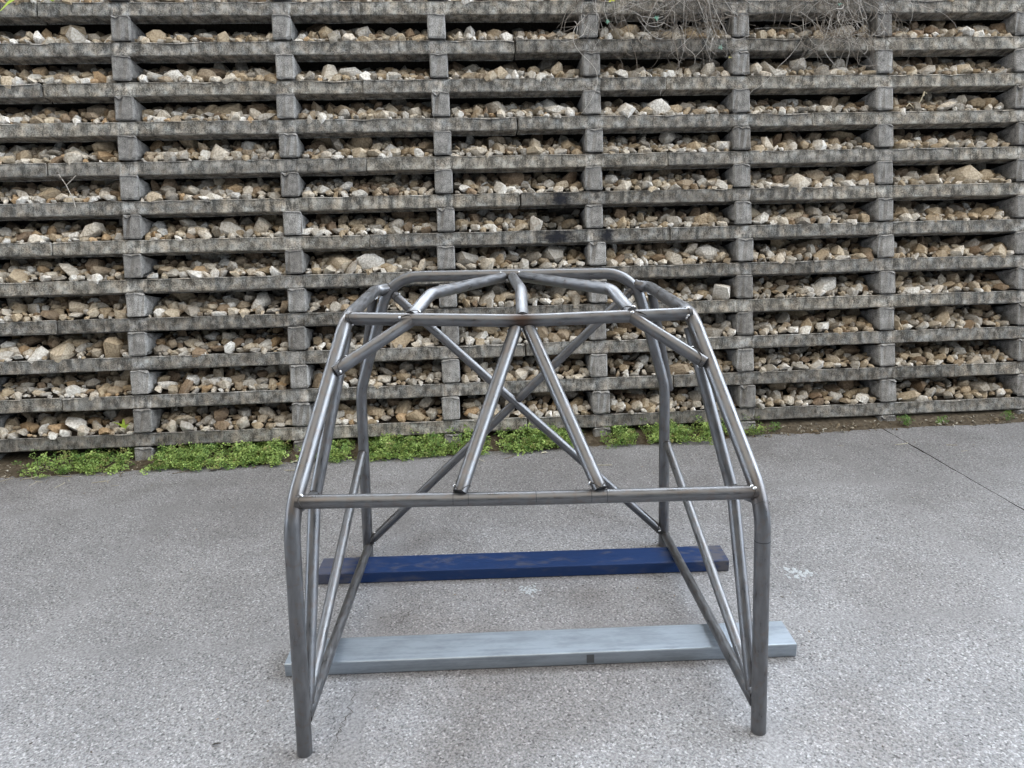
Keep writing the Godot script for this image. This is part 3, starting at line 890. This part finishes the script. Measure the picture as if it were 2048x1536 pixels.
func build_weeds() -> void:
	var tuft := leaf_tuft(80)
	var gn := noise(FastNoiseLite.TYPE_SIMPLEX_SMOOTH, 1.7, 81, 3)
	var ts := []
	var cs := []
	for k in 11000:
		var x := rng.randf_range(-3.0, 1.66)
		var dens := clampf(0.72 + gn.get_noise_2d(x * 1.6, 3.0) * 1.4, 0.0, 1.0)
		if x < -2.55: dens *= clampf((x + 3.0) / 0.5, 0.0, 1.0) * 0.75
		if x > 1.35: dens *= 0.35
		if rng.randf() > dens: continue
		var back := WO.z - 0.04 * x
		var d := rng.randf_range(-0.09, 0.185 + 0.06 * gn.get_noise_2d(x * 2.0, 8.0))
		var near := 1.0
		for cx in cols: near = minf(near, absf(x - cx))
		if near < 0.07 and d > -0.02 and d < 0.065: continue
		if x > 1.3: d = minf(d, 0.09)
		var h := (0.07 + 0.07 * gn.get_noise_2d(x * 3.4, 20.0 + d * 9.0)) * (1.0 - pow(clampf(d / 0.2, 0.0, 1.0), 2.0)) * rng.randf()
		var sc := rng.randf_range(0.015, 0.034)
		ts.append(Transform3D(Basis(Vector3(rng.randfn(), 3, rng.randfn()).normalized(), rng.randf() * TAU) * Basis.from_scale(Vector3.ONE * sc), yard(x, back + d, 0.008 + maxf(0.0, h))))
		var c := Color(0.07, 0.15, 0.028).lerp(Color(0.40, 0.52, 0.15), rng.randf())
		if rng.randf() < 0.05: c = Color(0.33, 0.31, 0.12)
		cs.append(c)
	var o: Node = scatter("ground_cover", tuft, M.leaf, ts, cs)
	tag(o, "low bright green weeds growing along the foot of the wall", "", "", "stuff")
	# single weeds to the right
	for q in [[1.72, 30, 0.055, "small green weed at the wall foot, nearest the right end of the green strip"], [2.60, 46, 0.06, "small upright green weed just right of the stub under the right column"], [2.84, 26, 0.05, "tiny green weed under the lowest beam, middle of the right bay"], [3.30, 30, 0.05, "tiny green weed at the wall foot by the right edge of the view"]]:
		ts = []
		var root := yard(q[0], WO.z - 0.04 * q[0] + 0.06, 0.01)
		var wd := thing("weed", q[3], "weed", root, "single weeds at the wall foot")
		var b := Buf.new()
		for k in q[1]:
			var hgt: float = q[2] * rng.randf()
			var off := Vector3(rng.randfn() * 0.02, hgt, rng.randfn() * 0.014)
			var tf := Transform3D(Basis(Vector3(rng.randfn(), 3, rng.randfn()).normalized(), rng.randf() * TAU) * Basis.from_scale(Vector3.ONE * rng.randf_range(0.010, 0.018)), off)
			var a := tuft.surface_get_arrays(0)
			var pv: PackedVector3Array = a[Mesh.ARRAY_VERTEX]
			var g := Color(0.08, 0.18, 0.035).lerp(Color(0.17, 0.30, 0.06), rng.randf())
			for i in range(0, pv.size(), 3): b.tri(tf * pv[i], tf * pv[i + 1], tf * pv[i + 2], Vector3.UP, g)
		obj("leaves", b.mesh(), M.leaf, wd)
		obj("stem", tube(PackedVector3Array([Vector3(0, -0.01, 0), Vector3(0.004, q[2] * 0.5, 0.002), Vector3(0, q[2], 0)]), 0.0014, 5), M.stem, wd)
	# leaf litter, pebbles and chips on the soil
	var chip := stone_mesh(88, 9)
	ts = []
	cs = []
	for k in 2600:
		var x := rng.randf_range(-3.6, 3.9)
		var back := WO.z - 0.04 * x
		var d := rng.randf_range(-0.2, 0.15 - clampf((x - 1.2) * 0.03, 0, 0.03))
		if x < 1.4 and x > -2.7 and rng.randf() < 0.6: continue
		var s := rng.randf_range(0.003, 0.011) * (1.6 if rng.randf() < 0.06 else 1.0)
		ts.append(Transform3D(Basis(Vector3(rng.randfn(), rng.randfn(), rng.randfn()).normalized(), rng.randf() * TAU) * Basis.from_scale(Vector3(s * rng.randf_range(1, 2), s * 0.5, s)), yard(x, back + d, 0.024 - 0.026 * maxf(d, 0.0) / 0.16)))
		cs.append([Color(0.30, 0.24, 0.16), Color(0.45, 0.40, 0.31), Color(0.16, 0.12, 0.08), Color(0.22, 0.19, 0.15), Color(0.6, 0.56, 0.47)][rng.randi() % 5])
	o = scatter("leaf_litter", chip, M.stone_fill, ts, cs)
	tag(o, "brown leaf litter and stone chips along the wall foot", "", "", "stuff")
	# grit and specks blown over the yard
	ts = []
	cs = []
	for k in 520:
		var x := rng.randf_range(-3.4, 3.4)
		var z := rng.randf_range(-2.4, 0.9) if k < 300 else -2.42 + absf(rng.randfn()) * 0.22
		var s := rng.randf_range(0.0016, 0.0045)
		ts.append(Transform3D(Basis(Vector3.UP, rng.randf() * TAU) * Basis.from_scale(Vector3(s * rng.randf_range(1, 2.6), s * 0.5, s)), yard(x, z, 0.001)))
		cs.append([Color(0.06, 0.05, 0.04), Color(0.10, 0.08, 0.06), Color(0.62, 0.6, 0.56), Color(0.3, 0.22, 0.14)][rng.randi() % 4])
	o = scatter("grit", chip, M.stone_fill, ts, cs)
	tag(o, "dark and pale specks of grit lying on the concrete", "", "", "stuff")
	# fallen straws and dead leaves on the slab
	ts = []
	cs = []
	var straw := tube(PackedVector3Array([Vector3(-0.5, 0, 0), Vector3(-0.15, 0.02, 0.05), Vector3(0.2, 0.015, 0.03), Vector3(0.5, 0, -0.06)]), 0.035, 5)
	for k in 46:
		var x := rng.randf_range(-3.5, -2.25)
		var z := -2.40 + absf(rng.randfn()) * 0.14
		if k > 30:
			x = rng.randf_range(-2.2, 3.0); z = -2.40 + absf(rng.randfn()) * 0.10
		var s := rng.randf_range(0.03, 0.10)
		ts.append(Transform3D(Basis(Vector3.UP, rng.randfn() * 0.7) * Basis.from_scale(Vector3(s, s * 0.5, s)), yard(x, z, 0.004)))
		cs.append([Color(0.62, 0.57, 0.44), Color(0.5, 0.43, 0.3), Color(0.2, 0.16, 0.11)][rng.randi() % 3])
	o = scatter("straw", straw, M.stone_fill, ts, cs)
	tag(o, "pale dry straws fallen on the concrete near the wall", "", "", "stuff")
	var leaf := Buf.new()
	for s in [-1.0, 1.0]:
		var ps := [Vector3(-0.5, 0.0, 0), Vector3(-0.2, 0.10, 0.15 * s), Vector3(0.2, 0.12, 0.14 * s), Vector3(0.5, 0.02, 0)]
		leaf.tri(ps[0], ps[1], Vector3(0, 0.03, 0), Vector3.UP); leaf.tri(ps[1], ps[2], Vector3(0, 0.03, 0), Vector3.UP); leaf.tri(ps[2], ps[3], Vector3(0, 0.03, 0), Vector3.UP)
	var lm := leaf.mesh()
	for q in [[-1.41, -2.38, 0.07, 0.3, Color(0.05, 0.045, 0.04), "blackish curled leaf on the concrete before the second column"], [-1.52, -2.36, 0.045, 1.1, Color(0.12, 0.09, 0.06), "small brown leaf on the concrete, left of the blackish curled one"], [-1.76, -2.33, 0.05, 0.1, Color(0.06, 0.05, 0.045), "dark leaf scrap on the concrete before the left weeds"], [0.22, -2.42, 0.05, 0.2, Color(0.62, 0.58, 0.45), "pale dead leaf lying at the edge of the weeds, middle of the wall"], [-1.30, -2.425, 0.06, 0.4, Color(0.66, 0.62, 0.5), "pale dead leaf at the edge of the weeds, left of the cage"], [-0.95, -0.05, 0.028, 0.2, Color(0.05, 0.045, 0.04), "tiny dark leaf scrap on the concrete left of the near left leg"]]:
		var m := mat("dead leaf", q[4], 0.9)
		o = obj("dead_leaf", lm, m, self, Transform3D(Basis(Vector3.UP, q[3]) * Basis.from_scale(Vector3.ONE * q[2]), yard(q[0], q[1], 0.003)))
		tag(o, q[5], "leaf", "dead leaves on the concrete")

func strand(at: Vector3, steps: int, step: float, fall: float, curl: float) -> PackedVector3Array:
	var p := PackedVector3Array([at])
	var dir := Vector3(rng.randfn() * 0.7, -0.6, absf(rng.randfn()) * 0.35).normalized()
	var bend := Vector3(rng.randfn(), rng.randfn(), rng.randfn()) * curl
	for k in steps:
		if rng.randf() < 0.3: bend = Vector3(rng.randfn(), rng.randfn(), rng.randfn()) * curl
		dir = (dir + bend + Vector3(0, -fall, 0)).normalized()
		at += dir * step
		var d := (at - WO).dot(WN)                  # keep it before the wall
		if d < 0.008: at += WN * (0.008 - d); dir += WN * 0.25
		if d > 0.13: dir -= WN * 0.4
		p.append(at)
	return p

func star_leaf(size: float) -> ArrayMesh:
	var b := Buf.new()
	for k in 5:
		var a := -PI / 2 + (k - 2) * 1.05
		var tip := Vector3(cos(a + PI), sin(a + PI) * 1.0, 0.12) * size * (1.0 if k == 2 else 0.75)
		var l := Vector3(cos(a + PI - 0.5), sin(a + PI - 0.5), 0.0) * size * 0.34
		var r := Vector3(cos(a + PI + 0.5), sin(a + PI + 0.5), 0.0) * size * 0.34
		b.quad(Vector3.ZERO, l, tip, r, Vector3(0, 0, 1))
	return b.mesh()

func build_vines() -> void:
	var bs := Basis(WU, WV, WN)
	for q in [
		[1.00, 0.46, 300, 0, "tangled dry grey creeper hanging over the wall top, the wider and left of the two", [[0.725, 2.71, Color(0.45, 0.47, 0.06), 0.035], [0.70, 2.58, Color(0.14, 0.30, 0.22), 0.022], [1.0, 2.60, Color(0.14, 0.30, 0.22), 0.026], [1.40, 2.42, Color(0.16, 0.32, 0.25), 0.024], [1.02, 2.74, Color(0.08, 0.17, 0.05), 0.03], [0.80, 2.73, Color(0.09, 0.18, 0.05), 0.03], [1.46, 2.36, Color(0.3, 0.28, 0.1), 0.02]]],
		[2.27, 0.36, 250, 1, "dense dry grey creeper hanging over the wall top, right of the other one", [[2.17, 2.68, Color(0.16, 0.30, 0.25), 0.024], [2.36, 2.72, Color(0.15, 0.27, 0.2), 0.02]]],
	]:
		var vine := thing("dry_creeper", q[4], "creeper", wall_at(q[0], 2.9, -0.03), "dry creepers on the wall top")
		var off: Vector3 = vine.position
		var b := Buf.new()
		for tone in 3:
			for k in int(q[2]) / 3:
				var u := 0.0
				var v := rng.randf_range(2.72, 3.0)
				if q[3] == 0:
					u = rng.randf_range(0.50, 1.46) if rng.randf() < 0.55 else 1.30 + rng.randfn() * 0.13
					if rng.randf() < 0.4: v = rng.randf_range(2.5, 2.85)
				else:
					u = 2.24 + rng.randfn() * 0.17
					if rng.randf() < 0.55: v = rng.randf_range(2.5, 2.85)
				var long := rng.randf() < 0.06
				var p := strand(wall_at(u, v, -rng.randf_range(0.01, 0.09)), rng.randi_range(18, 28) if long else rng.randi_range(6, 14), 0.026, 0.08 if long else 0.03, 0.22 if not long else 0.14)
				var r := rng.randf_range(0.0010, 0.0027)
				var rad := PackedFloat32Array()
				for i in p.size():
					rad.append(r * (1.0 - 0.6 * i / p.size()))
					p[i] -= off
				var a := tube(p, r, 5, [], false, rad).surface_get_arrays(0)
				b.v.append_array(a[Mesh.ARRAY_VERTEX]); b.n.append_array(a[Mesh.ARRAY_NORMAL]); b.uv.append_array(a[Mesh.ARRAY_TEX_UV]); b.uv2.append_array(a[Mesh.ARRAY_TEX_UV2]); var vc: PackedColorArray = a[Mesh.ARRAY_COLOR]
				vc.fill([Color(0.25, 0.215, 0.18), Color(0.46, 0.43, 0.39), Color(0.15, 0.13, 0.11)][tone])
				b.c.append_array(vc)
		obj("stems", b.mesh(), M.dry, vine).set_meta("kind", "stuff")
		for lf in q[5]:
			var m := mat("creeper leaf", lf[2], 0.6)
			m.backlight_enabled = true
			m.backlight = Color(0.3, 0.3, 0.3)
			obj("leaf", star_leaf(lf[3]), m, vine, Transform3D(bs * Basis(Vector3(0, 0, 1), rng.randf_range(-0.8, 0.8)) * Basis(Vector3.RIGHT, rng.randf_range(-0.9, 0.1)), wall_at(lf[0], lf[1], -0.12) - off))
	# fern frond at the top left
	var fern := thing("fern", "bright yellow green fern frond arching over the beam, top left corner", "fern", wall_at(-2.61, 2.765, -0.02))
	for q in [[-0.26, -0.13, 0.08, 0.014], [-0.16, -0.04, 0.10, 0.016], [0.07, -0.05, 0.09, 0.012], [-0.22, -0.02, 0.05, 0.014]]:
		var pts := PackedVector3Array()
		for k in 8:
			var t := k / 7.0
			pts.append(WU * q[0] * t + WV * (0.10 * sin(t * PI * 0.8) * 0.6 + q[1] * t * t) + WN * q[2] * t)
		var b := Buf.new()
		for k in 7:
			var w0: float = q[3] * sin(PI * (0.12 + 0.85 * k / 7.0))
			var w1: float = q[3] * sin(PI * (0.12 + 0.85 * (k + 1) / 7.0))
			var sd := (pts[k + 1] - pts[k]).cross(WN).normalized()
			for s in [-1.0, 1.0]:
				b.quad(pts[k], pts[k] + sd * w0 * s - WN * 0.004, pts[k + 1] + sd * w1 * s - WN * 0.004, pts[k + 1], WN)
		obj("frond", b.mesh(), M.fern, fern)
	# sprout in the lowest left cell
	var sp := thing("sprout", "pale yellow green sprout among the stones of the lowest left cell", "sprout", wall_at(-2.37, 0.185, 0.03))
	for q in [[0.05, 0.07, 0.012], [-0.06, 0.085, 0.012], [0.005, 0.10, 0.010]]:
		var b := Buf.new()
		var p0 := Vector3.ZERO
		for k in 5:
			var t := (k + 1) / 5.0
			var p1: Vector3 = WU * q[0] * t * t + WV * (q[1] * t - 0.03 * t * t) + WN * 0.02 * t
			var w: float = q[2] * sin(PI * (0.2 + 0.75 * k / 5.0))
			b.quad(p0 - WU * w * 0.8, p0 + WU * w * 0.8, p1 + WU * w, p1 - WU * w, WN)
			p0 = p1
		obj("leaf", b.mesh(), M.fern, sp)
	# dead twig with seed heads, left
	var tw := thing("dead_twig", "dead forked twig with dark seed heads hanging from the beam in the left bay", "twig", wall_at(-2.58, 1.62, -0.01))
	for q in [[Vector3(0, 0, 0), Vector3(-0.02, 0.06, 0.01), Vector3(-0.06, 0.13, 0.02)], [Vector3(-0.02, 0.06, 0.01), Vector3(0.02, 0.09, 0.02), Vector3(0.05, 0.12, 0.02)], [Vector3(0, 0, 0), Vector3(0.012, -0.03, 0.0), Vector3(0.02, -0.07, 0)]]:
		var p := PackedVector3Array()
		for w in q: p.append(bs * w)
		obj("twig", tube(p, 0.0026, 6), M.twig_pale, tw)
	for w in [Vector3(-0.06, 0.13, 0.02), Vector3(-0.045, 0.10, 0.02), Vector3(0.05, 0.12, 0.02), Vector3(0.02, 0.10, 0.02)]:
		obj("seed_head", chip_mesh, M.twig_dark, tw, Transform3D(Basis.from_scale(Vector3(0.011, 0.009, 0.01)), bs * w))
	# dry stalk, right
	var sk := thing("dry_stalk", "pale dry bent stalk standing among stones in the right bay", "stalk", wall_at(2.74, 2.075, 0.02))
	for q in [[Vector3(0, 0, 0), Vector3(0.03, 0.05, 0.02), Vector3(0.045, 0.10, 0.03), Vector3(0.055, 0.085, 0.04)], [Vector3(0.0, 0, 0), Vector3(-0.05, 0.03, 0.02), Vector3(-0.07, 0.01, 0.02)], [Vector3(0.045, 0.10, 0.03), Vector3(0.035, 0.07, 0.04)]]:
		var p := PackedVector3Array()
		for w in q: p.append(bs * w)
		obj("stalk", tube(p, 0.003, 6), M.straw, sk)

var chip_mesh: ArrayMesh

# added unseen workshop behind the viewer: darkens the steel reflections and wall cells
func build_added_workshop() -> void:
	var o := thing("added_dark_workshop", "added long dark metal clad workshop, unseen behind the viewer, darkens what the steel mirrors", "building", yard(0, 6.0))
	var clad := mat("dark cladding", Color(0.055, 0.06, 0.062), 0.7)
	var sheets := Buf.new()
	for k in 300:
		var x := -15.0 + k * 0.1
		var p := [Vector3(x, -0.4, 0), Vector3(x + 0.05, -0.4, -0.02), Vector3(x + 0.1, -0.4, 0)]
		for q in 2: sheets.quad(p[q], p[q + 1], p[q + 1] + Vector3(0, 4.6, 0), p[q] + Vector3(0, 4.6, 0), Vector3(0, 0, -1))
	obj("wall", sheets.mesh(), clad, o)
	var body := BoxMesh.new()
	body.size = Vector3(30, 4.5, 8)
	obj("body", body, clad, o, Transform3D(Basis.IDENTITY, Vector3(0, 1.85, 4.05)))
	var roof := PrismMesh.new()
	roof.size = Vector3(8.8, 1.4, 30.6)
	obj("roof", roof, mat("roof sheet", Color(0.2, 0.2, 0.21), 0.6), o, Transform3D(Basis(Vector3.UP, PI / 2), Vector3(0, 4.8, 4.0)))
	for x in [-6.0, 5.0]:
		var d := Buf.new()
		for k in 34: d.quad(Vector3(x - 1.8, -0.1 + k * 0.1, -0.03), Vector3(x + 1.8, -0.1 + k * 0.1, -0.03), Vector3(x + 1.8, k * 0.1, -0.05), Vector3(x - 1.8, k * 0.1, -0.05), Vector3(0, 0, -1))
		obj("roller_door", d.mesh(), mat("roller door", Color(0.12, 0.13, 0.14), 0.5), o)

func build_soot() -> void:
	# a soft black soot mark across two beams and the stones between them
	var n := noise(FastNoiseLite.TYPE_SIMPLEX_SMOOTH, 0.06, 91, 4)
	var im := Image.create(96, 64, false, Image.FORMAT_RGBA8)
	for y in 64:
		for x in 96:
			var d := Vector2((x - 48) / 40.0, (y - 32) / 60.0).length() + n.get_noise_2d(x, y) * 0.45
			im.set_pixel(x, y, Color(0.13, 0.135, 0.16, smoothstep(1.0, 0.1, d) * 0.95))
	var m := mat("soot", Color.WHITE, 0.95)
	m.albedo_texture = ImageTexture.create_from_image(im)
	m.transparency = BaseMaterial3D.TRANSPARENCY_ALPHA
	var wall := get_node("crib_wall")
	var bs := Basis(WU, WV, WN)
	for q in [[0.39, 4, 0.22], [0.36, 5, 0.36], [0.68, 5, 0.16]]:
		var v: float = ROW0 + PITCH * (10 - q[1]) - PITCH / 2
		var p := PlaneMesh.new()
		p.size = Vector2(q[2], 0.076)
		p.orientation = PlaneMesh.FACE_Z
		obj("soot_stain", p, m, wall, Transform3D(bs, wall_at(q[0], v, -0.003)))

# ------------------------------------------------------------------
func _ready() -> void:
	rng.seed = 4242
	# camera
	var cam := Camera3D.new()
	cam.name = "camera"
	cam.transform = Transform3D(Basis(Vector3(0.99924664, -0.01641405, 0.0351673), Vector3(0.0250073, 0.96527841, -0.26002351), Vector3(-0.0296782, 0.26070706, 0.96496167)), Vector3(-0.10205546, 1.6, 1.84222329))
	cam.fov = rad_to_deg(2.0 * atan(768.0 / 1480.0))
	cam.near = 0.05
	cam.far = 500.0
	add_child(cam)
	cam.current = true
	# overcast sky: brighter overhead than at the horizon
	var env := Environment.new()
	env.background_mode = Environment.BG_SKY
	var sky := ProceduralSkyMaterial.new()
	sky.sky_top_color = Color(0.925, 0.96, 1.0)
	sky.sky_horizon_color = Color(0.48, 0.525, 0.58)
	sky.sky_curve = 0.35
	sky.ground_bottom_color = Color(0.25, 0.24, 0.22)
	sky.ground_horizon_color = Color(0.45, 0.46, 0.47)
	sky.sky_energy_multiplier = 2.0
	env.sky = Sky.new()
	env.sky.sky_material = sky
	env.tonemap_mode = Environment.TONE_MAPPER_LINEAR
	env.tonemap_exposure = 2.95
	env.sdfgi_enabled = true
	env.ssao_enabled = true
	env.ssil_enabled = true
	var we := WorldEnvironment.new()
	we.name = "sky"
	we.environment = env
	add_child(we)
	var sun := DirectionalLight3D.new()
	sun.name = "sun"
	sun.light_energy = 0.15
	sun.light_color = Color(1.0, 0.97, 0.92)
	sun.light_angular_distance = 60.0
	sun.shadow_enabled = true
	sun.rotation_degrees = Vector3(-62, -25, 0)
	add_child(sun)
	# materials
	var lut := to_srgb()
	concrete_textures(lut)
	metal_textures(lut)
	M.smudge = mat("dark smudge", Color(0.12, 0.125, 0.13), 0.6, 0.5)
	M.plaster = mat("dried plaster", Color(0.39, 0.41, 0.425), 0.9)
	M.mould = mat("leaf mould", Color(0.12, 0.095, 0.065), 0.95)
	M.mould.albedo_texture = M.stone_tex
	M.mould.uv1_scale = Vector3.ONE * 3.0
	var lf := mat("weed leaf", Color.WHITE, 0.55)
	lf.vertex_color_use_as_albedo = true
	lf.backlight_enabled = true
	lf.backlight = Color(0.35, 0.35, 0.35)
	M.leaf = lf
	M.stem = mat("weed stem", Color(0.12, 0.2, 0.06), 0.7)
	M.dry = mat("dry stems", Color.WHITE, 0.9)
	M.dry.vertex_color_use_as_albedo = true
	M.twig_pale = mat("bleached stem", Color(0.42, 0.38, 0.33), 0.9)
	M.twig_dark = mat("dark stem", Color(0.10, 0.085, 0.07), 0.9)
	M.straw = mat("straw", Color(0.6, 0.53, 0.38), 0.9)
	M.fern = mat("fern leaf", Color(0.42, 0.56, 0.07), 0.55)
	M.fern.backlight_enabled = true
	M.fern.backlight = Color(0.4, 0.4, 0.4)
	chip_mesh = stone_mesh(89, 12)
	build_ground()
	build_wall()
	build_soot()
	build_cage()
	build_bars()
	build_weeds()
	build_vines()
	build_added_workshop()
